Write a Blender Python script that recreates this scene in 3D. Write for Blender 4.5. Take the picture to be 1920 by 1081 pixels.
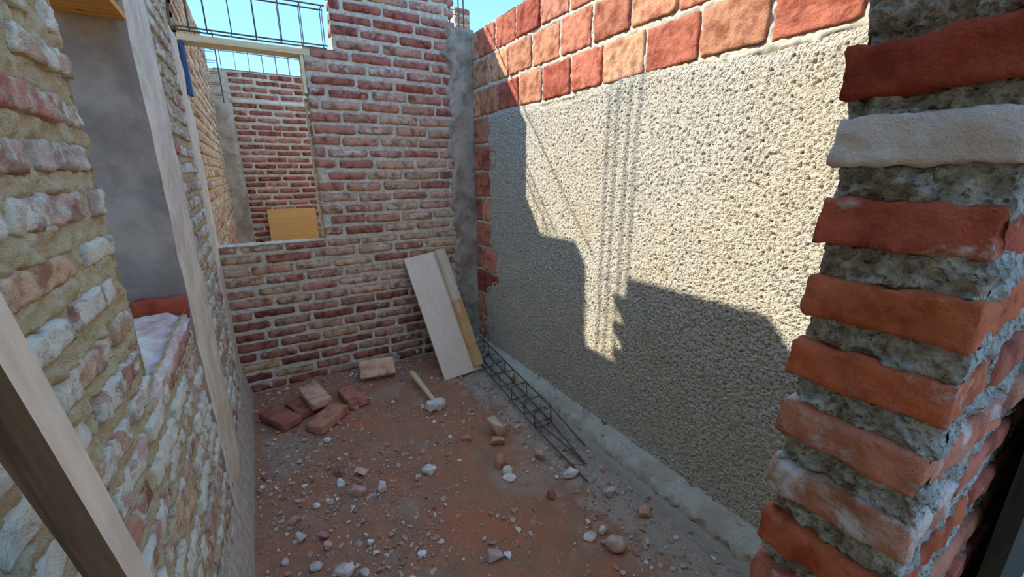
import bpy, bmesh, math, random
import numpy as np
from mathutils import Vector, Matrix, Euler

for o in list(bpy.data.objects):
    bpy.data.objects.remove(o)
sc = bpy.context.scene
COL = sc.collection
random.seed(7)
RNG = np.random.default_rng(11)

# ------------------------------------------------------------------ camera
FPX, IMW, IMH = 779.4, 1920, 1081
PITCH, YAW, ROLL = (math.radians(a) for a in (15.56, 30.89, 0.318))
CAM = np.array([0.0, 0.0, 1.6])
fwd = np.array([math.sin(YAW)*math.cos(PITCH), math.cos(YAW)*math.cos(PITCH), -math.sin(PITCH)])
rt0 = np.array([math.cos(YAW), -math.sin(YAW), 0.0])
dn0 = np.cross(fwd, rt0)
rt = math.cos(ROLL)*rt0 + math.sin(ROLL)*dn0
dn = -math.sin(ROLL)*rt0 + math.cos(ROLL)*dn0
cd = bpy.data.cameras.new('camera')
cam = bpy.data.objects.new('camera', cd)
COL.objects.link(cam)
cd.sensor_width = 36.0
cd.lens = FPX/IMW*36.0
cd.clip_start = 0.02
cd.clip_end = 200
cam.matrix_world = Matrix([[rt[i], -dn[i], -fwd[i], CAM[i]] for i in range(3)] + [[0, 0, 0, 1]])
sc.camera = cam

def on_floor(x, y, z=0.0):
    """point of the pixel's line of sight that lies on the level z"""
    v = fwd + (x-IMW/2)/FPX*rt + (y-IMH/2)/FPX*dn
    return CAM + v*((z-CAM[2])/v[2])

def project(p):
    q = np.asarray(p, float) - CAM
    w = q @ fwd
    if w < 0.05:
        return None
    return np.array([IMW/2 + FPX*(q @ rt)/w, IMH/2 + FPX*(q @ dn)/w])

# ------------------------------------------------------------------ light
SUN_TRAVEL = Vector((1.06, -0.85, -1.01)).normalized()
world = bpy.data.worlds.new('world')
sc.world = world
world.use_nodes = True
wn = world.node_tree
wn.nodes.clear()
wo = wn.nodes.new('ShaderNodeOutputWorld')
wb = wn.nodes.new('ShaderNodeBackground')
# clear blue sky: paler towards the horizon, the same all the way round
wtc = wn.nodes.new('ShaderNodeTexCoord')
wsx = wn.nodes.new('ShaderNodeSeparateXYZ')
wrp = wn.nodes.new('ShaderNodeValToRGB')
wn.links.new(wtc.outputs['Generated'], wsx.inputs[0])
wn.links.new(wsx.outputs[2], wrp.inputs[0])
wrp.color_ramp.interpolation = 'EASE'
wrp.color_ramp.elements[0].position = 0.0
wrp.color_ramp.elements[0].color = (0.16, 0.32, 0.52, 1)
wrp.color_ramp.elements[1].position = 1.0
wrp.color_ramp.elements[1].color = (0.090, 0.205, 0.42, 1)
we = wrp.color_ramp.elements.new(0.5)
we.color = (0.078, 0.192, 0.43, 1)
wb.inputs['Strength'].default_value = 1.42
wn.links.new(wrp.outputs[0], wb.inputs[0])
wn.links.new(wb.outputs[0], wo.inputs[0])
sl = bpy.data.lights.new('sun', 'SUN')
sl.energy = 2.3
sl.angle = math.radians(0.55)
sl.color = (1.0, 0.97, 0.92)
sun = bpy.data.objects.new('sun', sl)
COL.objects.link(sun)
sun.rotation_euler = SUN_TRAVEL.to_track_quat('-Z', 'Y').to_euler()
sun.location = (-4, 5, 8)
vs = sc.view_settings
vs.view_transform = 'Standard'
vs.look = 'None'
vs.gamma = 1.0
vs.use_curve_mapping = False
vs.exposure = 1.54

# ------------------------------------------------------------------ dimensions (metres)
XL, XR = -0.28, 1.66        # inner faces of the left and right walls
YB = 3.40                   # face of the back wall
PX, PY0, PY1 = 0.54, 0.085, 0.225   # jamb face and the two faces of the wall with the doorway
YF = 6.60                   # face of the far wall, seen through the window opening

# ------------------------------------------------------------------ noise
_perm = np.random.default_rng(3).permutation(256)
_perm = np.concatenate([_perm, _perm, _perm])
_grad = np.random.default_rng(4).normal(size=(256, 3))
_grad /= np.linalg.norm(_grad, axis=1)[:, None]
def pnoise(P):
    P = np.asarray(P, float)
    i = np.floor(P).astype(int)
    f = P - i
    u = f*f*f*(f*(f*6-15)+10)
    i &= 255
    out = 0
    for dx in (0, 1):
        for dy in (0, 1):
            for dz in (0, 1):
                h = _perm[_perm[_perm[(i[..., 0]+dx) & 255] + ((i[..., 1]+dy) & 255)] + ((i[..., 2]+dz) & 255)]
                g = _grad[h]
                d = g[..., 0]*(f[..., 0]-dx) + g[..., 1]*(f[..., 1]-dy) + g[..., 2]*(f[..., 2]-dz)
                w = (u[..., 0] if dx else 1-u[..., 0])*(u[..., 1] if dy else 1-u[..., 1])*(u[..., 2] if dz else 1-u[..., 2])
                out = out + d*w
    return out*1.4
def fbm(P, scale, octaves=4, gain=0.55):
    a, s, tot = 1.0, scale, 0
    for k in range(octaves):
        tot = tot + a*pnoise(np.asarray(P)*s + 17.3*k)
        a *= gain
        s *= 2.03
    return tot

# ------------------------------------------------------------------ materials
def lin(r, g, b):
    f = lambda c: (c/255/12.92) if c/255 <= 0.04045 else ((c/255+0.055)/1.055)**2.4
    return tuple(min(0.9, (1-(1-f(c))**1.8)*k) for c, k in ((r, 1.03), (g, 0.96), (b, 0.81)))

def clay(r, g, b, k=0.10):
    c = lin(r, g, b)
    y = 0.30*c[0] + 0.55*c[1] + 0.15*c[2]
    return tuple(x*(1-k) + y*1.15*k for x in c)

class G:
    """tiny node-graph helper"""
    def __init__(s, name):
        s.m = bpy.data.materials.new(name)
        s.m.use_nodes = True
        s.t = s.m.node_tree
        s.t.nodes.clear()
        s.out = s.n('ShaderNodeOutputMaterial')
        s.b = s.n('ShaderNodeBsdfPrincipled')
        s.l(s.b.outputs[0], s.out.inputs[0])
        s.b.inputs['Roughness'].default_value = 0.95
        s.b.inputs['Specular IOR Level'].default_value = 0.15
    def n(s, t): return s.t.nodes.new(t)
    def l(s, a, b): s.t.links.new(a, b)
    def put(s, sock, v):
        if isinstance(v, bpy.types.NodeSocket): s.l(v, sock)
        elif isinstance(v, tuple) and len(v) == 3 and sock.type == 'RGBA': sock.default_value = (*v, 1)
        else: sock.default_value = v
    def coord(s, scale=(1, 1, 1), per_object=True):
        tc = s.n('ShaderNodeTexCoord'); v = tc.outputs['Object']
        if per_object:
            oi = s.n('ShaderNodeObjectInfo'); ml = s.n('ShaderNodeMath'); ml.operation = 'MULTIPLY'
            s.l(oi.outputs['Random'], ml.inputs[0]); ml.inputs[1].default_value = 37.0
            ad = s.n('ShaderNodeVectorMath'); ad.operation = 'ADD'
            s.l(v, ad.inputs[0]); s.l(ml.outputs[0], ad.inputs[1]); v = ad.outputs[0]
        if scale != (1, 1, 1):
            mp = s.n('ShaderNodeVectorMath'); mp.operation = 'MULTIPLY'
            s.l(v, mp.inputs[0]); mp.inputs[1].default_value = scale; v = mp.outputs[0]
        return v
    def noise(s, v, scale, detail=5, rough=0.6, dist=0.0):
        n = s.n('ShaderNodeTexNoise'); s.l(v, n.inputs['Vector'])
        n.inputs['Scale'].default_value = scale; n.inputs['Detail'].default_value = detail
        n.inputs['Roughness'].default_value = rough; n.inputs['Distortion'].default_value = dist
        return n.outputs[0]
    def voro(s, v, scale, feature='F1'):
        n = s.n('ShaderNodeTexVoronoi'); n.feature = feature
        s.l(v, n.inputs['Vector']); n.inputs['Scale'].default_value = scale
        return n.outputs['Distance']
    def math(s, op, a, b=0.0, clamp=False):
        n = s.n('ShaderNodeMath'); n.operation = op; n.use_clamp = clamp
        s.put(n.inputs[0], a); s.put(n.inputs[1], b); return n.outputs[0]
    def step(s, v, lo, hi):
        n = s.n('ShaderNodeMapRange'); n.interpolation_type = 'SMOOTHSTEP'
        s.put(n.inputs[0], v); s.put(n.inputs[1], lo); s.put(n.inputs[2], hi)
        return n.outputs[0]
    def mix(s, f, a, b, mode='MIX'):
        n = s.n('ShaderNodeMix'); n.data_type = 'RGBA'; n.blend_type = mode
        s.put(n.inputs[0], f); s.put(n.inputs[6], a); s.put(n.inputs[7], b)
        return n.outputs[2]
    def bump(s, h, strength=0.5, dist=0.01):
        n = s.n('ShaderNodeBump'); s.put(n.inputs['Height'], h)
        n.inputs['Strength'].default_value = strength; n.inputs['Distance'].default_value = dist
        s.l(n.outputs[0], s.b.inputs['Normal'])
    def col(s, c): s.put(s.b.inputs['Base Color'], c)

def brick_material(name, smear, smear_scale=22, dark=(0.45, 0.36, 0.34), bump=0.6, mott=9, smear_soft=0.10, grain=160, depth=0.009):
    """base colour from the object's own colour; alpha = how much lime or mortar is smeared on it"""
    g = G(name)
    oi = g.n('ShaderNodeObjectInfo')
    v = g.coord()
    base = oi.outputs['Color']
    n1 = g.noise(v, mott, 5, 0.62)
    n2 = g.noise(v, smear_scale, 7, 0.68, 0.4)
    n3 = g.noise(v, grain, 4, 0.7)
    c = g.mix(g.step(n1, 0.56, 0.34), base, g.mix(1.0, base, dark, 'MULTIPLY'))
    c = g.mix(g.step(n1, 0.55, 0.78), c, g.mix(1.0, base, (1.35, 1.32, 1.25), 'MULTIPLY'))
    c = g.mix(g.math('MULTIPLY', g.step(n3, 0.45, 0.75), 0.25), c, g.mix(1.0, c, (0.5, 0.46, 0.44), 'MULTIPLY'))
    thr = g.math('SUBTRACT', 0.86, g.math('MULTIPLY', oi.outputs['Alpha'], 0.62))
    mask = g.step(n2, thr, g.math('ADD', thr, smear_soft))
    c = g.mix(g.math('MULTIPLY', mask, 0.85), c, smear)
    g.col(c)
    h = g.math('ADD', g.math('MULTIPLY', n3, 0.45), g.math('ADD', g.math('MULTIPLY', n2, 0.9), g.math('MULTIPLY', mask, 0.25)))
    g.bump(h, bump, depth)
    return g.m

def grit_material(name, a, b, scale=55, spots=None, bump=0.8, dist=0.008, fine=260, pits=0.0, pit_scale=90, big=3.0, bigcol=None, big_mix=0.7):
    """mortar, render, concrete and soil: two mixed tones, grit and pits"""
    g = G(name)
    v = g.coord(per_object=False)
    n1 = g.noise(v, scale, 6, 0.66)
    n2 = g.noise(v, fine, 4, 0.7)
    c = g.mix(g.step(n1, 0.36, 0.64), a, b)
    if bigcol:
        c = g.mix(g.math('MULTIPLY', g.step(g.noise(v, big, 5, 0.6, 0.3), 0.45, 0.66), big_mix), c, bigcol)
    if spots:
        c = g.mix(g.step(n2, 0.58, 0.70), c, spots)
    h = g.math('ADD', g.math('MULTIPLY', n1, 0.7), g.math('MULTIPLY', n2, 0.4))
    if pits:
        pv = g.voro(v, pit_scale)
        h = g.math('ADD', h, g.math('MULTIPLY', g.step(pv, 0.0, 0.55), pits))
    g.col(c)
    g.bump(h, bump, dist)
    return g.m

def wood_material(name, a, b, axis=0, scale=6, stretch=0.06, knots=None, stain=None, rough=0.8):
    g = G(name)
    s = [1, 1, 1]; s[axis] = stretch
    v = g.coord(tuple(s)); v2 = g.coord()
    n1 = g.noise(v, scale*9, 5, 0.65, 0.6)
    n2 = g.noise(v2, scale, 4, 0.6)
    c = g.mix(g.step(n1, 0.35, 0.65), a, b)
    if stain: c = g.mix(g.math('MULTIPLY', g.step(n2, 0.45, 0.68), 0.8), c, stain)
    if knots: c = g.mix(g.step(g.voro(v2, 9), 0.10, 0.04), c, knots)
    g.col(c)
    g.b.inputs['Roughness'].default_value = rough
    g.bump(n1, 0.35, 0.003)
    return g.m

M = {}
M['brick_back'] = brick_material('brick_back', lin(204, 188, 172), 20, mott=16, smear_soft=0.20, bump=0.8)
M['brick_left'] = brick_material('brick_left', lin(240, 218, 194), 15, dark=(0.55, 0.42, 0.36), mott=18, smear_soft=0.16, bump=1.0, depth=0.012)
M['brick_door'] = brick_material('brick_door', lin(206, 182, 174), 16, dark=(0.58, 0.46, 0.42), mott=12, smear_soft=0.16, bump=0.9, grain=200, depth=0.012)
M['brick_right'] = brick_material('brick_right', lin(222, 206, 186), 24, dark=(0.55, 0.44, 0.40), mott=14, bump=1.0, grain=110, depth=0.012)
M['brick_loose'] = brick_material('brick_loose', lin(190, 165, 150), 24, dark=(0.6, 0.55, 0.55), mott=12)
M['mortar_back'] = grit_material('mortar_back', lin(166, 154, 140), lin(202, 190, 174), 34, spots=lin(116, 104, 94))
M['mortar_left'] = grit_material('mortar_left', lin(204, 172, 128), lin(226, 200, 158), 42, spots=lin(136, 106, 74), bump=1.0, dist=0.022, fine=240)
M['mortar_door'] = grit_material('mortar_door', lin(142, 134, 126), lin(196, 188, 180), 46, spots=lin(50, 46, 44), bump=1.0, dist=0.022, fine=200, pits=0.5, pit_scale=120)
M['mortar_right'] = grit_material('mortar_right', lin(176, 168, 152), lin(206, 198, 182), 40)
M['plaster'] = grit_material('plaster', lin(190, 180, 166), lin(224, 217, 204), 85, spots=lin(146, 134, 120), bump=0.95, dist=0.015, fine=190, pits=0.7, pit_scale=125, bigcol=lin(204, 190, 168), big=2.2)
M['concrete'] = grit_material('concrete', lin(180, 168, 150), lin(208, 196, 176), 9, bump=0.35, fine=120)
M['concrete_shaded'] = grit_material('concrete_shaded', lin(112, 104, 98), lin(140, 131, 122), 5, bump=0.3, fine=90, bigcol=lin(96, 89, 84), big=3.5)
M['concrete_corner'] = grit_material('concrete_corner', lin(112, 102, 90), lin(146, 136, 124), 7, bump=0.6, fine=100, bigcol=lin(172, 164, 154), big=5)
M['kerb'] = grit_material('kerb', lin(208, 194, 174), lin(230, 218, 200), 30, spots=lin(156, 140, 122), bump=1.0, dist=0.03, fine=110, bigcol=lin(168, 148, 130), big=6, big_mix=0.6)
M['plinth'] = grit_material('plinth', lin(150, 140, 128), lin(182, 172, 158), 26, spots=lin(118, 108, 98), bump=1.0, fine=140)
M['sill_mortar'] = grit_material('sill_mortar', lin(178, 152, 142), lin(200, 184, 176), 16, bump=0.4, fine=120, bigcol=lin(150, 84, 66), big=5)
M['steel'] = grit_material('steel', lin(64, 58, 56), lin(96, 86, 80), 60, bump=0.3)
M['wood_orange'] = wood_material('wood_orange', lin(206, 146, 82), lin(184, 122, 62), 0, knots=lin(90, 52, 24))
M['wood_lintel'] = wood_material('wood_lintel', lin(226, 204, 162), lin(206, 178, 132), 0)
M['wood_batten'] = wood_material('wood_batten', lin(190, 150, 106), lin(172, 128, 84), 2, knots=lin(96, 60, 30), stain=lin(172, 122, 72))
M['wood_pale'] = wood_material('wood_pale', lin(196, 180, 156), lin(176, 156, 132), 2, knots=lin(96, 66, 44), stain=lin(170, 150, 132))
M['wood_prop'] = wood_material('wood_prop', lin(214, 190, 164), lin(194, 166, 140), 2, scale=4, knots=lin(104, 64, 36), stain=lin(168, 150, 134))
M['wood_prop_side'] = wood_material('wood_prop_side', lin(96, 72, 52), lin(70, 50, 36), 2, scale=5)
M['plywood'] = wood_material('plywood', lin(220, 198, 180), lin(206, 182, 164), 2, scale=5, stain=lin(212, 178, 156))
M['ply_orange'] = wood_material('ply_orange', lin(222, 158, 98), lin(208, 142, 84), 0, scale=5)
M['wood_blue'] = wood_material('wood_blue', lin(44, 62, 104), lin(62, 80, 122), 2)
M['wood_dark'] = wood_material('wood_dark', lin(52, 48, 36), lin(36, 34, 28), 2, scale=5)
M['wood_handle'] = wood_material('wood_handle', lin(206, 180, 146), lin(182, 150, 116), 2, scale=9)
M['crust'] = grit_material('crust', lin(190, 184, 178), lin(214, 208, 202), 40, spots=lin(140, 132, 126), bump=0.9)
def stone_material():
    g = G('stone'); oi = g.n('ShaderNodeObjectInfo'); v = g.coord()
    n1 = g.noise(v, 30, 5, 0.6); n2 = g.noise(v, 160, 4, 0.7)
    base = oi.outputs['Color']
    c = g.mix(g.step(n1, 0.35, 0.65), g.mix(1.0, base, (0.72, 0.68, 0.66), 'MULTIPLY'), base)
    g.col(c); g.bump(g.math('ADD', n1, g.math('MULTIPLY', n2, 0.4)), 0.5, 0.004)
    return g.m
M['stone'] = stone_material()
def soil_material():
    """red-brown trodden earth with brick dust, grey mortar spill and lime specks"""
    g = G('soil'); v = g.coord(per_object=False)
    n0 = g.noise(v, 2.2, 5, 0.6, 0.4); n1 = g.noise(v, 9, 6, 0.65); n2 = g.noise(v, 60, 5, 0.7); n3 = g.noise(v, 210, 4, 0.7)
    c = g.mix(g.step(n1, 0.38, 0.62), lin(138, 102, 82), lin(158, 106, 82))
    c = g.mix(g.step(n0, 0.50, 0.66), c, lin(164, 100, 74))
    c = g.mix(g.math('MULTIPLY', g.step(n0, 0.45, 0.33), 0.65), c, lin(148, 132, 116))
    sx = g.n('ShaderNodeSeparateXYZ'); g.l(v, sx.inputs[0])
    spill = g.math('ADD', sx.outputs[0], g.math('MULTIPLY', g.math('SUBTRACT', n1, 0.5), 0.9))
    c = g.mix(g.math('MULTIPLY', g.step(spill, 1.08, 1.38), 0.85), c, lin(158, 150, 140))
    c = g.mix(g.step(n2, 0.60, 0.70), c, lin(176, 160, 148))
    c = g.mix(g.math('MULTIPLY', g.step(n3, 0.55, 0.68), 0.5), c, lin(86, 68, 60))
    g.col(c)
    g.bump(g.math('ADD', g.math('MULTIPLY', n2, 0.8), g.math('MULTIPLY', n3, 0.5)), 0.9, 0.010)
    return g.m
M['soil'] = soil_material()
def gravel_material():
    g = G('gravel'); ge = g.n('ShaderNodeNewGeometry')
    rp = g.n('ShaderNodeValToRGB'); g.l(ge.outputs['Random Per Island'], rp.inputs[0])
    e = rp.color_ramp.elements
    e[0].position = 0.0; e[0].color = (*lin(150, 128, 116), 1)
    e[1].position = 1.0; e[1].color = (*lin(200, 190, 180), 1)
    for p, c in ((0.25, lin(160, 104, 84)), (0.4, lin(128, 100, 90)), (0.55, lin(172, 152, 140)), (0.75, lin(140, 126, 118)), (0.9, lin(196, 176, 160))):
        k = e.new(p); k.color = (*c, 1)
    g.col(rp.outputs[0]); return g.m
M['gravel'] = gravel_material()

# ------------------------------------------------------------------ mesh helpers
def mesh_from(name, verts, faces, mat=None, smooth=False):
    me = bpy.data.meshes.new(name)
    me.from_pydata([tuple(v) for v in np.asarray(verts, float).tolist()], [], [tuple(f) for f in faces])
    if mat: me.materials.append(M[mat])
    if smooth: me.polygons.foreach_set('use_smooth', [True]*len(me.polygons))
    me.update()
    return me

def link(name, me, parent=None, loc=(0, 0, 0), rot=(0, 0, 0), color=None):
    o = bpy.data.objects.new(name, me)
    COL.objects.link(o)
    o.location = loc
    o.rotation_euler = rot
    if color is not None: o.color = color
    if parent is not None: o.parent = parent
    return o

def thing(name, label, cat, loc=(0, 0, 0), rot=(0, 0, 0), group=None):
    o = link(name, None, None, loc, rot)
    return tag(o, label, cat, group)

def tag(o, label, cat, group=None):
    o['label'] = label
    o['category'] = cat
    if group: o['group'] = group
    return o

def box_data(a, b):
    (x0, y0, z0), (x1, y1, z1) = a, b
    V = [(x0, y0, z0), (x1, y0, z0), (x1, y1, z0), (x0, y1, z0), (x0, y0, z1), (x1, y0, z1), (x1, y1, z1), (x0, y1, z1)]
    F = [(0, 3, 2, 1), (4, 5, 6, 7), (0, 1, 5, 4), (1, 2, 6, 5), (2, 3, 7, 6), (3, 0, 4, 7)]
    return np.array(V, float), F

def join_data(parts):
    V, F, k = [], [], 0
    for v, f in parts:
        V.append(np.asarray(v, float))
        F += [tuple(i+k for i in q) for q in f]
        k += len(v)
    return np.concatenate(V), F

def subdiv_box(size, seg, radius=0.006, rough=0.002, freq=18, seed=0.0, octaves=3, back=True, chip=0.0):
    """an irregular brick: subdivided box with rounded arrises and a rough skin; front is -y"""
    L, D, H = size
    nx, ny, nz = seg
    idx, V, F = {}, [], []
    xs = np.linspace(-L/2, L/2, nx+1); ys = np.linspace(-D/2, D/2, ny+1); zs = np.linspace(-H/2, H/2, nz+1)
    def vid(i, j, k):
        if (i, j, k) not in idx:
            idx[(i, j, k)] = len(V)
            V.append((xs[i], ys[j], zs[k]))
        return idx[(i, j, k)]
    for i in range(nx):
        for k in range(nz):
            F.append((vid(i, 0, k), vid(i+1, 0, k), vid(i+1, 0, k+1), vid(i, 0, k+1)))
            if back: F.append((vid(i, ny, k), vid(i, ny, k+1), vid(i+1, ny, k+1), vid(i+1, ny, k)))
        for j in range(ny):
            F.append((vid(i, j, 0), vid(i, j+1, 0), vid(i+1, j+1, 0), vid(i+1, j, 0)))
            F.append((vid(i, j, nz), vid(i+1, j, nz), vid(i+1, j+1, nz), vid(i, j+1, nz)))
    for j in range(ny):
        for k in range(nz):
            F.append((vid(0, j, k), vid(0, j, k+1), vid(0, j+1, k+1), vid(0, j+1, k)))
            F.append((vid(nx, j, k), vid(nx, j+1, k), vid(nx, j+1, k+1), vid(nx, j, k+1)))
    V = np.array(V)
    h = np.array([L, D, H])/2
    P0 = V + seed*3.7
    r = radius*(1 + 0.8*pnoise(P0*14 + 5))[:, None]
    r = np.clip(r, 0.001, h.min()*0.9)
    inner = np.clip(V, -(h-r), h-r)
    d = V - inner
    n = np.linalg.norm(d, axis=1, keepdims=True)
    N = d/np.maximum(n, 1e-9)
    V = inner + N*np.minimum(n, r)
    nz_ = np.abs(fbm(P0, freq, octaves))*0 + fbm(P0, freq, octaves)
    V = V + N*(nz_*rough)[:, None]
    if chip:
        c = np.maximum(0, pnoise(P0*11 + 31) - 0.25)
        e = (np.abs(V)/h)
        edge = np.clip((np.sort(e, axis=1)[:, 1]-0.6)/0.4, 0, 1)
        V = V*(1 - (c*edge*chip)[:, None])
    return V, F

def rot_xyz(V, rx=0, ry=0, rz=0):
    m = np.array(Euler((rx, ry, rz)).to_matrix())
    return V @ m.T

def tube(points, r, n=6, closed=False):
    """rod along a polyline; each bend is mitred"""
    P = [np.array(p, float) for p in points]
    N = len(P)
    V, F = [], []
    for i in range(N):
        if closed: a, b = P[(i-1) % N], P[(i+1) % N]
        else: a, b = P[max(i-1, 0)], P[min(i+1, N-1)]
        t = b-a; t /= np.linalg.norm(t)
        up = np.array([0, 0, 1.0]) if abs(t[2]) < 0.9 else np.array([1.0, 0, 0])
        s = np.cross(t, up); s /= np.linalg.norm(s)
        q = np.cross(s, t)
        for k in range(n):
            an = 2*math.pi*k/n
            V.append(P[i] + r*(math.cos(an)*s + math.sin(an)*q))
    for i in range(N if closed else N-1):
        j = (i+1) % N
        for k in range(n):
            F.append((i*n+k, i*n+(k+1) % n, j*n+(k+1) % n, j*n+k))
    if not closed:
        F.append(tuple(range(n-1, -1, -1))); F.append(tuple(range((N-1)*n, N*n)))
    return np.array(V), F

# ------------------------------------------------------------------ brick walls
# a wall frame: (origin, rotation about z); local x runs along the wall, z up, -y out of the face
class Frame:
    def __init__(s, ox, oy, rz): s.ox, s.oy, s.rz = ox, oy, rz
    def p(s, u, d, z):
        c, n = math.cos(s.rz), math.sin(s.rz)
        return (s.ox + c*u - n*d, s.oy + n*u + c*d, z)
    def pts(s, U, D, Z):
        c, n = math.cos(s.rz), math.sin(s.rz)
        return np.stack([s.ox + c*U - n*D, s.oy + n*U + c*D, Z], -1)

def courses(u0, u1, z0, z1, blen, bh, pitch, joint, jit=0.02, half=True, seed=0, slope=0.0):
    """running bond: list of (ua, ub, za, zb)"""
    R = random.Random(seed)
    out, k, z = [], 0, z0
    while z + bh*0.6 < z1:
        u = u0 - (R.uniform(0.35, 0.6)*blen if (k % 2) else R.uniform(0.0, 0.1)*blen)
        while u < u1:
            L = blen*R.uniform(0.86, 1.08)
            a, b = u, u+L
            a2, b2 = max(a, u0), min(b, u1)
            if b2-a2 > 0.045:
                h = bh*R.uniform(0.88, 1.08)
                zc = z + bh/2 + R.uniform(-0.005, 0.005)
                out.append((a2, b2, zc-h/2, zc+h/2))
            u = b + joint*R.uniform(0.6, 1.5)
        z += pitch*R.uniform(0.97, 1.03)
        k += 1
    return out

def face_grid(fr, u0, u1, z0, z1, res, depth, amp, scale, rects=None, keep=None, sink=0.016, octaves=4, lip=0.010):
    """rough mortar or render skin; sunk behind the bricks so that only the joints show"""
    nu, nz = max(2, int((u1-u0)/res)), max(2, int((z1-z0)/res))
    U, Z = np.meshgrid(np.linspace(u0, u1, nu+1), np.linspace(z0, z1, nz+1), indexing='ij')
    P = np.stack([U, np.full_like(U, fr.ox*1.7+fr.oy), Z], -1)
    D = depth - amp*fbm(P, scale, octaves)
    if rects is not None:
        us, zs = U[:, 0], Z[0]
        wob = 0.006*pnoise(P*30)
        for (a, b, c, d) in rects:
            i0, i1 = np.searchsorted(us, (a, b)); j0, j1 = np.searchsorted(zs, (c, d))
            if i1 <= i0 or j1 <= j0: continue
            su, sz = U[i0:i1, j0:j1], Z[i0:i1, j0:j1]
            e = np.minimum(np.minimum(su-a, b-su), np.minimum(sz-c, d-sz)) + wob[i0:i1, j0:j1]
            D[i0:i1, j0:j1] += sink*np.clip(e/lip, -0.2, 1)
    V = fr.pts(U, D, Z).reshape(-1, 3)
    ii, jj = np.meshgrid(np.arange(nu), np.arange(nz), indexing='ij')
    if keep is not None:
        k = keep((U[:-1, :-1]+U[1:, 1:])/2, (Z[:-1, :-1]+Z[1:, 1:])/2)
        ii, jj = ii[k], jj[k]
    ii, jj = ii.ravel(), jj.ravel()
    s = nz+1
    F = np.stack([ii*s+jj, (ii+1)*s+jj, (ii+1)*s+jj+1, ii*s+jj+1], -1)
    used, inv = np.unique(F, return_inverse=True)
    return V[used], inv.reshape(F.shape).tolist()

_bcache = {}
def brick_mesh(L, H, D, mat, seg, style, kinds=7):
    """shared brick meshes in 2.5 cm length steps"""
    Lq = round(L/0.02)*0.02
    key = (mat, Lq, round(H, 2), D, random.randrange(kinds))
    if key not in _bcache:
        v, f = subdiv_box((Lq, D, round(H, 2)), seg, back=False, seed=len(_bcache)*0.61, **style)
        _bcache[key] = mesh_from('brick', v, f, mat, smooth=True)
    return _bcache[key], Lq, round(H, 2)

def lay_bricks(wall, fr, rects, mat, palette, depth=0.09, seg=(6, 2, 3), style=None, proud=0.0, jitter=0.003, limit=300, smear=(0.1, 0.5), colour=None):
    style = style or dict(radius=0.010, rough=0.003, freq=22)
    cand = []
    for q in rects:
        c = fr.p((q[0]+q[1])/2, 0, (q[2]+q[3])/2)
        s = project(c)
        vis = s is not None and -80 < s[0] < IMW+80 and -80 < s[1] < IMH+80
        cand.append((0 if vis else 1, np.linalg.norm(np.array(c)-CAM), q))
    cand.sort(key=lambda t: t[:2])
    rest = []
    for n, (_, _, q) in enumerate(cand):
        a, b, c, d = q
        me, Lq, Hq = brick_mesh(b-a, d-c, depth, mat, seg, style)
        out = proud + random.uniform(-jitter, jitter)
        pos = fr.p((a+b)/2, depth/2 - out, (c+d)/2)
        rot = (random.uniform(-0.02, 0.02), random.uniform(-0.018, 0.018), fr.rz + random.uniform(-0.02, 0.02))
        flip = random.random() < 0.5
        col = colour(q) if colour else None
        if col is None:
            pc = random.choice(palette)
            k = random.uniform(0.82, 1.15)
            col = (*[min(1, x*k) for x in clay(*pc)], random.uniform(*smear))
        if n < limit:
            o = link('brick', me, wall, pos, rot, col)
            o.scale = ((b-a)/Lq, 1, (d-c)/Hq)
        else:
            v = np.empty(len(me.vertices)*3); me.vertices.foreach_get('co', v)
            rest.append((rot_xyz(v.reshape(-1, 3), *rot) + np.array(pos), [tuple(p.vertices) for p in me.polygons]))
    if rest:
        v, f = join_data(rest)
        o = link('brick_remainder', mesh_from('brick_remainder', v, f, mat, True), wall, color=(*lin(*palette[0]), 0.3))
        o['kind'] = 'stuff'

def structure(name, parts, mat, smooth=True):
    v, f = join_data(parts)
    o = link(name, mesh_from(name, v, f, mat, smooth))
    o['kind'] = 'structure'
    return o

# ------------------------------------------------------------------ floor and ground
def build_floor():
    fr_u0, fr_u1, v0, v1 = XL-0.02, XR+0.02, -0.6, YB+0.04
    res = 0.010
    nu, nv = int((fr_u1-fr_u0)/res), int((v1-v0)/res)
    U, Vv = np.meshgrid(np.linspace(fr_u0, fr_u1, nu+1), np.linspace(v0, v1, nv+1), indexing='ij')
    P = np.stack([U, Vv, np.zeros_like(U)], -1)
    Z = 0.012*fbm(P, 2.2, 3) + 0.008*fbm(P, 14, 5, 0.62) + 0.006*np.maximum(0, pnoise(P*42+3)-0.1)
    Z = Z - 0.035*np.exp(-((U-1.505-0.02*fbm(P*np.array([0, 1, 0]), 4, 3))/0.022)**2)*np.clip((2.9-Vv)/0.4, 0, 1)
    pile = 0.035*np.exp(-(((U-0.25)/0.35)**2 + ((Vv-3.35)/0.12)**2))
    Z = Z + pile*(1+0.6*fbm(P, 12, 3))
    tr = np.clip((U-1.15)/0.1, 0, 1)*np.clip((1.52-U)/0.06, 0, 1)*np.clip((Vv-1.25)/0.4, 0, 1)
    Z = Z - 0.030*tr
    V = np.stack([U, Vv, Z], -1).reshape(-1, 3)
    ii, jj = np.meshgrid(np.arange(nu), np.arange(nv), indexing='ij')
    s = nv+1
    F = np.stack([ii*s+jj, (ii+1)*s+jj, (ii+1)*s+jj+1, ii*s+jj+1], -1).reshape(-1, 4).tolist()
    o = link('floor', mesh_from('floor', V, F, 'soil', True)); o['kind'] = 'structure'
    return U[:, 0], Vv[0], Z
FU, FV, FZ = build_floor()
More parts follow.
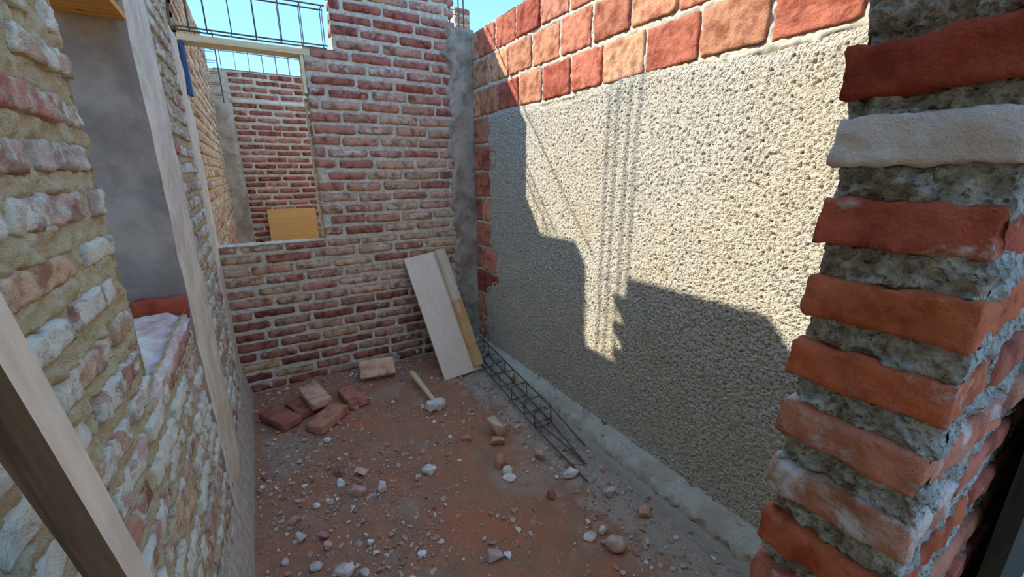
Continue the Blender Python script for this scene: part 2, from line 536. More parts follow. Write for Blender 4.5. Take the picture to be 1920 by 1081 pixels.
def floor_z(x, y):
    i = min(max(int(np.searchsorted(FU, x)), 0), len(FU)-1)
    j = min(max(int(np.searchsorted(FV, y)), 0), len(FV)-1)
    return float(FZ[i, j])
g = link('ground', mesh_from('ground', [(-30, -30, -0.06), (30, -30, -0.06), (30, 30, -0.06), (-30, 30, -0.06)], [(0, 1, 2, 3)], 'soil'))
g['kind'] = 'structure'

# ------------------------------------------------------------------ back wall with the window opening
FB = Frame(0, YB, 0)
SILL, NOTCH, BTOP = 1.12, 2.425, 2.92
WX, NX, CX = 0.405, 0.60, 1.45      # window jamb, upper notch jamb, start of the corner column
def back_keep(u, z, m=0.0):
    return ~(((u < WX+m) & (z > SILL-m)) | ((u < NX+m) & (z > NOTCH-m)))
rects = [r for r in courses(XL, CX+0.07, 0.02, BTOP, 0.275, 0.055, 0.0805, 0.020, seed=21)]
def clip_back(rs):
    out = []
    for (a, b, c, d) in rs:
        zc = (c+d)/2
        lim = NX if zc > NOTCH else (WX if zc > SILL-0.01 else -9)
        if SILL-0.02 < d and c < SILL and lim < -1: d = min(d, SILL-0.008)
        if lim > -1:
            if b < lim+0.05: continue
            a = max(a, lim)
        if b-a > 0.05 and d-c > 0.03: out.append((a, b, c, d))
    return out
rects_b = clip_back(rects)
core = [box_data((XL-0.16, YB+0.03, -0.05), (CX, YB+0.14, SILL-0.012)), box_data((WX+0.01, YB+0.03, SILL-0.012), (CX, YB+0.14, NOTCH-0.01)),
        box_data((NX+0.01, YB+0.03, NOTCH-0.01), (CX, YB+0.14, BTOP))]
core.append(face_grid(FB, XL-0.02, CX+0.02, -0.02, BTOP, 0.008, 0.004, 0.007, 26, rects_b, lambda u, z: back_keep(u, z)))
# reveals of the opening, the top of the sill and the notch ledge
FJ = Frame(WX, YB+0.14, -math.pi/2)           # jamb facing -x
core.append(face_grid(FJ, 0.0, 0.14, SILL, NOTCH, 0.012, 0.004, 0.006, 22))
FJ2 = Frame(NX, YB+0.14, -math.pi/2)
core.append(face_grid(FJ2, 0.0, 0.14, NOTCH, BTOP, 0.012, 0.004, 0.006, 22))
def ledge(x0, x1, y0, y1, z, amp=0.006, res=0.012, seed=0):
    nu, nv = max(2, int((x1-x0)/res)), max(2, int((y1-y0)/res))
    U, W = np.meshgrid(np.linspace(x0, x1, nu+1), np.linspace(y0, y1, nv+1), indexing='ij')
    Z = z + amp*fbm(np.stack([U, W, np.full_like(U, seed)], -1), 18, 3)
    V = np.stack([U, W, Z], -1).reshape(-1, 3)
    F = [(i*(nv+1)+j, (i+1)*(nv+1)+j, (i+1)*(nv+1)+j+1, i*(nv+1)+j+1) for i in range(nu) for j in range(nv)]
    return V, F
core.append(ledge(XL, WX+0.01, YB-0.004, YB+0.145, SILL))
core.append(ledge(WX, NX+0.01, YB-0.004, YB+0.145, NOTCH))
core.append(ledge(NX, CX, YB-0.004, YB+0.145, BTOP))
wall_back = structure('wall_back', core, 'mortar_back')
PAL_BACK = [(164, 106, 84), (174, 122, 96), (150, 88, 70), (184, 142, 114), (170, 122, 108), (138, 78, 64), (180, 140, 104), (156, 92, 72), (178, 132, 114), (188, 150, 122)]
def back_colour(q):
    z = (q[2]+q[3])/2
    if z < 0.62:
        pal = [(128, 74, 60), (140, 82, 66), (150, 96, 78), (132, 76, 62), (156, 106, 86), (178, 136, 94), (112, 64, 54), (152, 112, 92)]
    elif z < 1.45: pal = [(184, 142, 112), (190, 154, 126), (174, 122, 94), (158, 98, 78), (184, 144, 108), (180, 134, 114), (168, 110, 86)]
    elif z < 2.1: pal = [(178, 122, 94), (168, 106, 84), (158, 96, 80), (178, 134, 106), (174, 124, 106), (184, 146, 114)]
    else: pal = [(162, 94, 76), (170, 116, 96), (174, 130, 106), (154, 84, 68), (164, 106, 92), (150, 78, 64)]
    c = random.choice(pal); k = random.uniform(0.88, 1.12)
    sm = random.uniform(0.12, 0.42) if random.random() < 0.6 else random.uniform(0.45, 0.68)
    return (*[min(1, x*k) for x in clay(*c)], sm)
lay_bricks(wall_back, FB, rects_b, 'brick_back', PAL_BACK, proud=0.004, colour=back_colour, seg=(7, 2, 3), style=dict(radius=0.012, rough=0.005, freq=20))
# bricks that show their ends in the jamb of the opening
jr = [(0.012, 0.13, c, d) for (a, b, c, d) in rects_b if abs(a-WX) < 0.02 and c > SILL]
lay_bricks(wall_back, FJ, jr, 'brick_back', PAL_BACK, depth=0.05, proud=0.003, colour=back_colour)
jr = [(0.012, 0.13, c, d) for (a, b, c, d) in rects_b if abs(a-NX) < 0.02 and c > NOTCH]
lay_bricks(wall_back, FJ2, jr, 'brick_back', PAL_BACK, depth=0.05, proud=0.003, colour=back_colour)

# ------------------------------------------------------------------ left wall with the narrow opening
FL = Frame(XL, 0, math.pi/2)                # local x runs along +y
OY0, OY1, OZ0, OZ1 = 1.20, 1.87, 1.13, 2.06  # narrow opening
C1, C2 = 1.87, 2.36                          # concrete column
GY = 3.10                                    # start of the slender corner column
LTOP = 2.90
def left_solid(u, z):
    opening = (u > OY0) & (u < OY1) & (z > OZ0) & (z < OZ1)
    column = (u > C1-0.005) & (u < C2-0.012) & (z > 1.06)
    return ~opening & ~column & ~((u > GY) & (z > 2.38))
rl = courses(0.0, GY-0.01, 0.03, LTOP-0.12, 0.262, 0.050, 0.0830, 0.034, seed=5)
rects_l = []
for (a, b, c, d) in rl:
    zc = (c+d)/2
    wob = 0.02*math.sin(zc*40)
    if a < C2 and b > C1:                     # column takes the bricks; below the sill the bricks run over its left part
        left_end = C1 + (0.10+wob if zc < 1.0 else 0.0)
        for (p, q) in ((a, min(b, left_end-0.005)), (max(a, C2+0.01+wob*0.5), b)):
            if q-p > 0.05: rects_l.append((p, q, c, d))
    else: rects_l.append((a, b, c, d))
tmp = []
for (a, b, c, d) in rects_l:
    zc = (c+d)/2
    if zc > OZ0-0.02 and zc < OZ1+0.02 and b > OY0 and a < OY1:
        if a < OY0-0.05: tmp.append((a, OY0+random.uniform(-0.015, 0.008), c, min(d, 9)))
        continue
    tmp.append((a, b, c, d))
rects_l = tmp
core = [box_data((XL-0.15, -1.2, -0.05), (XL-0.03, OY0-0.01, LTOP)), box_data((XL-0.15, OY0-0.01, -0.05), (XL-0.03, OY1+0.03, OZ0-0.03)),
        box_data((XL-0.15, OY0-0.01, OZ1+0.022), (XL-0.03, OY1+0.03, LTOP)), box_data((XL-0.15, C1+0.03, -0.05), (XL-0.03, C2-0.01, 2.68)), box_data((XL-0.15, C2-0.01, -0.05), (XL-0.03, GY, LTOP)), box_data((XL-0.15, GY, -0.05), (XL-0.03, YB+0.1, 2.38))]
core.append(face_grid(FL, 0.30, 1.40, 0.55, 2.25, 0.005, 0.002, 0.011, 26, rects_l, left_solid, sink=0.022, octaves=5, lip=0.012))
core.append(face_grid(FL, -1.2, 0.30, -0.02, LTOP, 0.02, 0.004, 0.009, 22, rects_l, left_solid))
core.append(face_grid(FL, 0.30, 1.40, -0.02, 0.55, 0.012, 0.004, 0.009, 26, rects_l, left_solid))
core.append(face_grid(FL, 0.30, 1.40, 2.25, LTOP, 0.012, 0.004, 0.009, 26, rects_l, left_solid))
core.append(face_grid(FL, 1.40, YB+0.0, -0.02, LTOP, 0.008, 0.003, 0.009, 26, rects_l, left_solid, sink=0.02))
FLJ = Frame(XL-0.15, OY0, math.pi)           # the near jamb, facing +y
core.append(face_grid(FLJ, -0.15, 0.0, OZ0-0.03, OZ1, 0.012, 0.004, 0.006, 22))
wall_left = structure('wall_left', core, 'mortar_left')
PAL_LEFT = [(194, 156, 138), (184, 132, 112), (206, 180, 166), (176, 116, 94), (198, 156, 120), (190, 146, 134)]
lay_bricks(wall_left, FL, rects_l, 'brick_left', PAL_LEFT, depth=0.07, proud=0.006, jitter=0.005, seg=(14, 2, 6), style=dict(radius=0.008, rough=0.007, freq=30, octaves=4), smear=(0.58, 0.92))
# toothed end of the wall above the slender column
for k, z in enumerate((2.45, 2.61, 2.77)):
    v, f = subdiv_box((0.14, 0.15, 0.054), (6, 6, 3), radius=0.008, rough=0.006, freq=24, seed=k*3.1)
    link('brick', mesh_from('brick', v, f, 'brick_left', True), wall_left, (XL-0.075, GY+0.005+0.012*k, z), (0, 0, 0.03), (*clay(*PAL_LEFT[k]), 0.5))
# sill: a red brick laid on edge against the column and a smeared mortar bed
v, f = ledge(XL-0.15, XL+0.012, OY0-0.03, OY1-0.055, OZ0, amp=0.010, res=0.008, seed=4)
v[:, 2] -= 0.03*np.clip((v[:, 0]-(XL-0.06))/0.06, 0, 1)**2
sb = np.array(box_data((XL-0.15, OY0-0.03, OZ0-0.09), (XL+0.004, OY1-0.055, OZ0-0.012))[0])
v2, f2 = join_data([(v, f), (sb, box_data((0, 0, 0), (1, 1, 1))[1])])
o = link('sill', mesh_from('sill', v2, f2, 'sill_mortar', True), wall_left); o['label'] = 'pale mortar bed of the sill'
v, f = subdiv_box((0.15, 0.055, 0.10), (12, 5, 8), radius=0.010, rough=0.005, freq=20, seed=2.2, octaves=4)
o = link('sill_brick', mesh_from('sill_brick', v, f, 'brick_door', True), wall_left, (XL-0.070, OY1-0.028, OZ0+0.0), (0, 0, 0), (*lin(150, 66, 48), 0.1)); o['label'] = 'red brick on edge at the back of the sill'

# plinth along the foot of the left wall
def plinth():
    n, prof = 90, [(-0.01, 0.30), (0.010, 0.22), (0.024, 0.14), (0.036, 0.08), (0.048, 0.02), (0.052, -0.05)]
    V, F = [], []
    for i in range(n+1):
        y = -0.2 + (YB+0.15+0.2)*i/n
        for (dx, z) in prof:
            w = 0.006*float(fbm(np.array([dx*3, y, z]), 6, 3))
            V.append((XL+dx+w, y, z+w))
    k = len(prof)
    for i in range(n):
        for j in range(k-1): F.append((i*k+j, i*k+j+1, (i+1)*k+j+1, (i+1)*k+j))
    return V, F
V, F = plinth()
o = link('baseboard_left', mesh_from('baseboard_left', V, F, 'plinth', True)); o['kind'] = 'structure'

# concrete column beside the narrow opening
def slab_box(a, b, seg, rough, seed, radius=0.008, freq=7):
    size = [b[i]-a[i] for i in range(3)]
    v, f = subdiv_box(size, seg, radius=radius, rough=rough, freq=freq, seed=seed)
    return v + np.array([(a[i]+b[i])/2 for i in range(3)]), f
v, f = slab_box((XL-0.21, C1, -0.02), (XL+0.012, C2, 2.72), (8, 14, 90), 0.008, 1.3)
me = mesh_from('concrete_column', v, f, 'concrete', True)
me.materials.append(M['concrete_shaded'])
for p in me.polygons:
    if p.normal.y < -0.7: p.material_index = 1  # shade on the reveal side is put into a darker concrete colour
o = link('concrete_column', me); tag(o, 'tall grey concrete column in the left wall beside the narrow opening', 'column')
# slender corner column and the wall beyond
v, f = slab_box((XL-0.15, GY+0.01, -0.02), (XL+0.006, YB+0.14, 2.38), (5, 10, 80), 0.006, 2.1)
o = link('concrete_column', mesh_from('concrete_column', v, f, 'concrete', True)); tag(o, 'slender concrete column at left end of the back wall beside the window opening', 'column')

# ------------------------------------------------------------------ corner column at the right
def corner_column():
    res, z1 = 0.012, 2.70
    us = np.linspace(CX-0.10, XR+0.02, 24); zs = np.linspace(-0.02, z1, 190)
    U, Z = np.meshgrid(us, zs, indexing='ij')
    P = np.stack([U, np.zeros_like(U), Z], -1)
    D = -0.016 - 0.005*fbm(P, 8, 4)
    # concrete squeezed out over the toothed bricks: ragged left edge
    edge = CX + 0.000 + 0.060*fbm(np.stack([np.zeros_like(U), np.zeros_like(U)+3, Z], -1), 7, 4)
    D = D + 0.05*np.clip((edge-U)/0.02, 0, 1)
    D = D - 0.02*np.clip((edge+0.05-U)/0.05, 0, 1)*np.clip((U-edge)/0.01, 0, 1)
    V = np.stack([U, YB+D, Z], -1).reshape(-1, 3)
    n = len(zs)
    F = [(i*n+j, (i+1)*n+j, (i+1)*n+j+1, i*n+j+1) for i in range(len(us)-1) for j in range(n-1)]
    b = slab_box((CX, YB+0.012, -0.02), (XR+0.03, YB+0.20, z1), (4, 4, 40), 0.006, 3.3)
    return join_data([(V, F), b])
v, f = corner_column()
o = link('concrete_column', mesh_from('concrete_column', v, f, 'concrete_corner', True)); tag(o, 'dark stained concrete column in the corner right of the back wall', 'column')

# ------------------------------------------------------------------ right wall: big bricks above, rough render below
FR = Frame(XR, YB, -math.pi/2)              # local x runs along -y from the corner
def right_rows():
    R = random.Random(3)
    out = []
    for k in range(13):
        z0 = 2.475 - 0.213*k
        u = 0.015 if k % 2 else 0.015-0.17
        first = True
        while u < YB-PY1:
            L = 0.272*R.uniform(0.92, 1.05)
            a = max(u, 0.015); b = u+L
            if b-a > 0.05: out.append((a, b, z0+0.004*R.uniform(-1, 1), z0+0.188+0.004*R.uniform(-1, 1)))
            u = b+0.018*R.uniform(0.6, 1.5)
    return out
rr_all = right_rows()
def render_edge(y, z):
    """where the render starts: its ragged upper edge and its edge towards the corner"""
    top = 2.035 + 0.02*np.sin(y*5) + 0.02*pnoise(np.stack([y*7, z*0, z*0+4], -1))
    side = 3.12 + 0.11*pnoise(np.stack([y*0+2, z*9, z*0], -1)) - 0.09*np.clip((1.10-z)/0.25, 0, 1) + 0.22*np.clip((0.72-z)/0.1, 0, 1)
    return (z < top) & (y < side)
rects_r = []
for (a, b, c, d) in rr_all:
    y0, y1 = YB-b, YB-a
    cover = [bool(render_edge(np.array(y), np.array(z))) for y in (y0+0.01, y1-0.01) for z in (c+0.01, d-0.01)]
    if not all(cover): rects_r.append((a, b, c, d))
core = [box_data((XR+0.03, PY0, -0.05), (XR+0.17, YF, 2.665))]
core.append(face_grid(FR, 0.0, YB-PY1, 0.0, 2.672, 0.009, 0.005, 0.009, 30, rr_all, lambda u, z: ~render_edge(YB-u, z) | (z > 1.9) | (u < 0.45), sink=0.02))
V, F = ledge(XR+0.004, XR+0.17, PY1, YB+0.1, 2.668, amp=0.006)
core.append((V, F))
wall_right = structure('wall_right', core, 'mortar_right')
PAL_RIGHT = [(196, 112, 82), (206, 128, 92), (188, 98, 72), (210, 142, 102), (172, 84, 62), (202, 120, 92)]
lay_bricks(wall_right, FR, rects_r, 'brick_right', PAL_RIGHT, depth=0.06, proud=0.004, seg=(22, 2, 16), style=dict(radius=0.008, rough=0.007, freq=34, octaves=4), smear=(0.05, 0.36))
# the render coat
def render_coat():
    res = 0.0046
    us = np.arange(0.10, YB-PY1+0.0, res); zs = np.arange(0.0, 2.11, res)
    U, Z = np.meshgrid(us, zs, indexing='ij')
    Y = YB-U
    P = np.stack([Y, np.zeros_like(U), Z], -1)
    n = fbm(P, 66, 3, 0.7)
    pit = np.maximum(0, pnoise(P*90+9)-0.17)
    D = -0.010 - 0.0052*n + 0.030*pit - 0.005*fbm(P, 3.0, 3)
    k = render_edge(Y, Z)
    # thin the coat towards its torn edge
    near = render_edge(Y+0.03, Z+0.025)
    D = np.where(near, D, D*0.4+0.002)
    V = FR.pts(U, D, Z).reshape(-1, 3)
    kk = k[:-1, :-1] & k[1:, 1:]
    ii, jj = np.nonzero(kk)
    s = len(zs)
    F = np.stack([ii*s+jj, (ii+1)*s+jj, (ii+1)*s+jj+1, ii*s+jj+1], -1)
    used, inv = np.unique(F, return_inverse=True)
    return V[used], inv.reshape(F.shape).tolist()
v, f = render_coat()
o = link('render_coat', mesh_from('render_coat', v, f, 'plaster', True), wall_right); o['label'] = 'rough cement render coat'
# kerb of spilled concrete along the foot of the right wall
def kerb():
    prof = [(0.0, 0.125), (-0.012, 0.112), (-0.025, 0.102), (-0.04, 0.092), (-0.055, 0.084), (-0.07, 0.076), (-0.085, 0.068), (-0.098, 0.058), (-0.108, 0.044), (-0.115, 0.025), (-0.12, 0.0), (-0.122, -0.06)]
    ys = np.linspace(PY1, YB, 420)
    pr = np.array(prof)
    Y, J = np.meshgrid(ys, np.arange(len(prof)), indexing='ij')
    DX, Z = pr[J, 0], pr[J, 1]
    S = np.where(Y < 2.3, 1.0, np.maximum(0.6, 1-(Y-2.3)*0.4))
    P = np.stack([DX, Y, Z], -1)
    w = fbm(P, 16, 5, 0.6)
    X = XR-0.006 + 0.80*DX*S + 0.030*fbm(P*np.array([0, 1, 0]), 4, 4)*(J/11) + 0.022*w
    V = np.stack([X, Y, Z*0.9 + 0.020*w*(J < 11)], -1).reshape(-1, 3)
    k = len(prof)
    F = [(i*k+j, (i+1)*k+j, (i+1)*k+j+1, i*k+j+1) for i in range(len(ys)-1) for j in range(k-1)]
    return V, F
V, F = kerb()
o = link('baseboard_right', mesh_from('baseboard_right', V, F, 'kerb', True)); o['kind'] = 'structure'

# ------------------------------------------------------------------ wall with the doorway: its jamb stands close at the right
def door_wall():
    pitch, bh = 0.081, 0.046
    z3 = 1.521
    rows = [z3 - pitch*k for k in range(-13, 19)]
    zmin, zmax = rows[-1], rows[0]+pitch
    FD = Frame(PX, PY1, -math.pi/2)          # jamb face, facing -x; local x runs along -y
    FN = Frame(PX, PY0, 0)                   # near face, facing -y
    T = PY1-PY0
    rj = [(0, T, z, z+bh) for z in rows]
    rn = []
    R = random.Random(8)
    for i, z in enumerate(rows):
        u = 0.0
        L = 0.13 if i % 2 else 0.27
        while u < XR-PX:
            b = min(u+L*R.uniform(0.94, 1.04), XR-PX)
            if b-u > 0.05: rn.append((u, b, z+R.uniform(-0.003, 0.003), z+bh+R.uniform(-0.003, 0.003)))
            u = b+0.022; L = 0.27
    core = [box_data((PX+0.009, PY0+0.008, -0.05), (XR, PY1-0.010, zmax))]
    core.append(face_grid(FD, 0.006, T-0.002, 0.0, zmax, 0.0028, 0.002, 0.015, 40, rj, sink=0.03, octaves=5, lip=0.012))
    core.append(face_grid(FN, 0.010, XR-PX, 0.0, zmax, 0.007, 0.005, 0.010, 24, rn, sink=0.02, octaves=5))
    FBk = Frame(XR, PY1, math.pi)            # far face, facing +y
    core.append(face_grid(FBk, 0.0, XR-PX-0.012, 0.0, zmax, 0.012, 0.008, 0.008, 24))
    core.append(ledge(PX+0.03, XR, PY0+0.01, PY1-0.01, zmax))
    for i, z in enumerate(rows[:-1]):
        v, f = subdiv_box((0.062, 0.058, pitch-bh+0.016), (10, 10, 6), radius=0.006, rough=0.008, freq=40, seed=i*2.3, octaves=4)
        core.append((v + np.array([PX+0.031, PY0+0.029, z-(pitch-bh)/2]), f))
    w = structure('wall_front', core, 'mortar_door')
    # corner bricks are whole: jamb end and near face belong to one brick
    spec = {11: ((150, 64, 46), 0.10), 12: ((196, 176, 164), 0.95), 13: ((168, 78, 58), 0.42), 14: ((184, 92, 60), 0.22), 15: ((184, 90, 60), 0.40),
            16: ((186, 108, 86), 0.48), 17: ((186, 116, 92), 0.62), 18: ((182, 88, 58), 0.30), 19: ((180, 92, 72), 0.38), 20: ((178, 96, 74), 0.35)}
    pal = [(178, 88, 62), (168, 78, 58), (188, 104, 76), (160, 70, 52), (190, 116, 90)]
    firsts = [q for q in rn if q[0] == 0.0]
    others = [q for q in rn if q[0] > 0.0]
    for i, q in enumerate(firsts):
        L = q[1]-q[0]
        fine = 9 <= i <= 24
        seg = (26, 22, 9) if fine else (8, 6, 3)
        jut = R.uniform(-0.004, 0.006)
        v, f = subdiv_box((L, T+R.uniform(-0.006, 0.004), bh*R.uniform(0.96, 1.08)), seg, radius=0.0045, rough=0.0050, freq=30, seed=i*1.7, octaves=5, chip=0.22)
        c, s = spec.get(i, (R.choice(pal), R.uniform(0.2, 0.5)))
        link('brick', mesh_from('brick', v, f, 'brick_door', True), w, (PX-0.012+L/2+jut*0.5, (PY0+PY1)/2+jut*0.4, (q[2]+q[3])/2 - (0.012 if i == 11 else 0.0)),
             (R.uniform(-0.03, 0.03), R.uniform(-0.02, 0.02), R.uniform(-0.025, 0.025)), (*clay(*c, 0.0), min(1, s+0.12)))
    lay_bricks(w, FN, others, 'brick_door', pal, depth=0.05, proud=0.004, seg=(14, 2, 4), style=dict(radius=0.010, rough=0.004, freq=22, octaves=4), smear=(0.25, 0.6))
    return w
door_wall()

# ------------------------------------------------------------------ rooms beyond the back wall
FF = Frame(0, YF, 0)
FTOP = 2.83
rects_f = courses(-0.10, 1.66, 0.3, 2.44, 0.26, 0.052, 0.081, 0.022, seed=31) + courses(-0.10, 1.66, 2.52, FTOP, 0.26, 0.052, 0.081, 0.022, seed=32)
core = [box_data((XL-0.1, YF+0.03, -0.05), (XR+0.1, YF+0.15, FTOP-0.005)), face_grid(FF, XL, XR, 0.0, FTOP, 0.012, 0.004, 0.006, 26, rects_f), ledge(XL, XR, YF, YF+0.15, FTOP)]
wall_far = structure('wall_far', core, 'mortar_back')
lay_bricks(wall_far, FF, rects_f, 'brick_back', [(158, 86, 66), (168, 102, 78), (146, 74, 58), (172, 110, 90), (152, 82, 68)], proud=0.005, limit=240)
v, f = slab_box((-0.12, YF-0.012, 2.455), (XR, YF+0.03, 2.505), (30, 2, 2), 0.006, 5.1)
o = link('bond_strip', mesh_from('bond_strip', v, f, 'concrete', True), wall_far); o['label'] = 'thin concrete bond strip'
# left wall of the far room
FFL = Frame(XL, 0, math.pi/2)
FLT = 3.03
rects_fl = courses(YB+0.15, YF-0.30, 0.6, FLT, 0.27, 0.054, 0.082, 0.024, seed=41)
core = [box_data((XL-0.15, YB+0.145, -0.05), (XL-0.03, YF-0.02, FLT)), face_grid(FFL, YB+0.145, YF-0.02, 0.0, FLT, 0.012, 0.003, 0.007, 26, rects_fl)]
core.append(ledge(XL-0.15, XL, YB+0.145, YF-0.02, FLT))
wall_far_left = structure('wall_far_left', core, 'mortar_left')
lay_bricks(wall_far_left, FFL, rects_fl, 'brick_left', PAL_LEFT, depth=0.06, proud=0.005, seg=(7, 2, 3), smear=(0.4, 0.7), limit=280)
v, f = slab_box((XL-0.1, YF-0.24, -0.02), (XL+0.17, YF-0.0, 2.42), (6, 6, 50), 0.012, 6.6)
o = link('concrete_column', mesh_from('concrete_column', v, f, 'concrete_corner', True)); tag(o, 'grey concrete corner column seen through the window opening, left of far brick wall', 'column')
# brick pier beyond the corner column
FP = Frame(2.03, 4.5, 0)
rp = courses(0, 0.16, 2.2, 3.23, 0.28, 0.06, 0.082, 0.02, seed=51)
core = [box_data((2.03, 4.53, -0.05), (2.19, 4.66, 3.24)), face_grid(FP, 0, 0.16, 0, 3.24, 0.012, 0.004, 0.005, 24, rp)]
w = structure('wall_pier', core, 'mortar_back')
lay_bricks(w, FP, rp, 'brick_back', [(176, 120, 90), (168, 104, 80)], proud=0.004)

# unseen wall added outside the narrow opening to keep sun off its sill
FO = Frame(-1.75, 0, math.pi/2)
wo_ = structure('wall_sun_blocker', [box_data((-1.90, -1.5, -0.05), (-1.78, 6.6, 2.95)), face_grid(FO, -1.5, 6.6, 0.0, 2.95, 0.05, 0.004, 0.01, 12), ledge(-1.90, -1.75, -1.5, 6.6, 2.95, res=0.05)], 'mortar_left')

# ------------------------------------------------------------------ steel cages
def rod(parent, pts, r=0.0045, name='rod'):
    v, f = tube(pts, r)
    return link(name, mesh_from(name, v, f, 'steel', True), parent)
def horizontal_cage(label, x0, x1, y0, y1, z0, z1, xs, over=0.0, r=0.005, rs=0.0032, group=None):
    t = thing('rebar_cage', label, 'rebar cage', (0, 0, 0), group=group)
    for y in (y0, y1):
        for z in (z0, z1):
            rod(t, [(x0, y, z), ((x0+x1)/2, y, z-0.003), (x1, y, z+random.uniform(-0.004, 0.004))], r)
    v, f = tube([(0, y0, z0), (0, y1, z0), (0, y1, z1), (0, y0, z1)], rs, 5, closed=True)
    me = mesh_from('stirrup', v, f, 'steel', True)
    for x in xs:
        link('stirrup', me, t, (x, random.uniform(-0.003, 0.003), random.uniform(-0.003, 0.003)), (0, 0, 0))
    return t
def vertical_cage(label, x0, x1, y0, y1, z0, z1, zs, r=0.005, rs=0.0032):
    t = thing('rebar_cage', label, 'rebar cage')
    for x in (x0, x1):
        for y in (y0, y1):
            rod(t, [(x, y, z0), (x+random.uniform(-0.004, 0.004), y, (z0+z1)/2), (x+random.uniform(-0.01, 0.01), y, z1)], r)
    v, f = tube([(x0, y0, 0), (x1, y0, 0), (x1, y1, 0), (x0, y1, 0)], rs, 5, closed=True)
    me = mesh_from('stirrup', v, f, 'steel', True)
    for z in zs: link('stirrup', me, t, (0, 0, z))
    return t
horizontal_cage('wire rebar cage lying over the board lintel of the window opening', -0.36, 0.575, YB+0.035, YB+0.115, 2.455, 2.695, [-0.30, -0.21, -0.12, 0.01, 0.145, 0.29, 0.42, 0.555])
horizontal_cage('wire rebar cage along the top of the far brick wall', -0.24, 1.62, YF+0.03, YF+0.11, FTOP+0.010, FTOP+0.23, [x*0.15-0.15 for x in range(0, 12)])
cc = vertical_cage('wire rebar cage rising from the corner column against the sky', 1.505, 1.625, YB+0.05, YB+0.14, 2.55, 3.35, [2.84+0.15*k for k in range(4)])
vertical_cage('wire rebar cage rising at the left end of the lintel board', XL-0.125, XL-0.045, GY+0.10, GY+0.24, 2.30, 4.05, [2.55, 2.72, 2.90], r=0.0062)
vertical_cage('wire rebar cage rising from the far corner column', XL-0.02, XL+0.10, YF-0.18, YF-0.06, 2.30, 3.20, [2.52+0.12*k for k in range(6)])
rod(cc, [(XL-0.10, YB+0.05, 3.055), (0.6, YB+0.05, 3.05), (1.62, YB+0.05, 3.055)], 0.006)
# cage lying on the floor along the right wall: its stirrups lean and its rods run out past the last one
def floor_cage():
    t = thing('rebar_cage', 'bent wire rebar cage lying on the floor along the rendered wall', 'rebar cage')
    xa, xb, z0, z1 = 1.332, 1.460, 0.008, 0.115
    lean = lambda y: (y-1.93)*0.115                     # the cage runs slightly askew to the wall
    for (x, z, y1, dx) in ((xa, z0, 1.40, 0.03), (xb, z0, 1.52, -0.03), (xb, z1, 1.62, 0.05), (xa+0.05, z0+0.004, 1.50, 0.05)):
        rod(t, [(x+lean(y)+(dx if y == y1 else 0), y, (0.02 if (y == y1 and z > 0.05) else z)) for y in (3.30, 2.6, 1.95, y1)], 0.0055)
    v, f = tube([(xa, 0, z0), (xb, 0, z0), (xb, 0, z1), (xa, 0, z1)], 0.0045, 5, closed=True)
    me = mesh_from('stirrup', v, f, 'steel', True)
    for y in (3.18, 3.02, 2.86, 2.70, 2.54, 2.38, 2.22, 2.06, 1.93):
        link('stirrup', me, t, (lean(y)+random.uniform(-0.006, 0.006), y, 0.0), (random.uniform(-0.14, 0.14), 0, random.uniform(-0.1, 0.12)))
    return t
floor_cage()

# ------------------------------------------------------------------ timber
def plank(name, size, mat, label=None, cat=None, loc=(0, 0, 0), rot=(0, 0, 0), parent=None, bevel=0.002, seg=(2, 2, 2), rough=0.0, side=None):
    v, f = subdiv_box(size, seg, radius=bevel, rough=rough, freq=6, seed=random.random()*9)
    me = mesh_from(name, v, f, mat)
    o = link(name, me, parent, loc, rot)
    if label: tag(o, label, cat)
    return o
plank('lintel_board', (0.72, 0.135, 0.038), 'wood_lintel', 'pale wooden board spanning the top of the window opening', 'board', (0.085, YB+0.068, 2.392), (0, 0, 0), seg=(8, 3, 2))
plank('formwork_block', (0.022, 0.10, 0.30), 'wood_blue', 'blue painted board upright under left end of the lintel board', 'board', (XL+0.019, YB+0.045, 2.222))
plank('formwork_block', (0.022, 0.09, 0.24), 'wood_lintel', 'short pale wooden block under right end of the lintel board', 'board', (0.392, YB+0.046, 2.252))
plank('formwork_plank', (0.17, OY1-OY0-0.012, 0.022), 'wood_orange', 'orange formwork plank under the top of the narrow opening', 'board', (XL-0.073, (OY0+OY1)/2, OZ1+0.009), (0, 0, 0), seg=(4, 6, 2))
plank('batten', (0.016, 0.012, 0.20), 'wood_lintel', 'short bare wooden batten high at right edge of the window opening', 'batten', (0.394, YB+0.133, 2.00), (0, 0.0, 0))
plank('batten', (0.014, 0.014, 0.84), 'wood_lintel', 'long thin pale strip standing in for sunlight on the jamb at right edge of the window opening', 'batten', (0.396, YB+0.133, SILL+0.43), (0, -0.004, 0), rough=0.002, seg=(2, 2, 30))  # added strip: the sunlit rear edge of the jamb, put in as pale wood
plank('plywood_sheet', (0.60, 0.016, 1.14), 'ply_orange', 'orange plywood sheet leaning on the far brick wall behind the sill', 'plywood', (0.385, YF-0.085, 0.572), (-0.09, 0, 0))
plank('door_panel', (0.70, 0.022, 1.95), 'wood_dark', 'dark weathered board standing against the doorway wall at lower right edge', 'board', (1.25, 0.052, 0.975), (0, 0, 0))

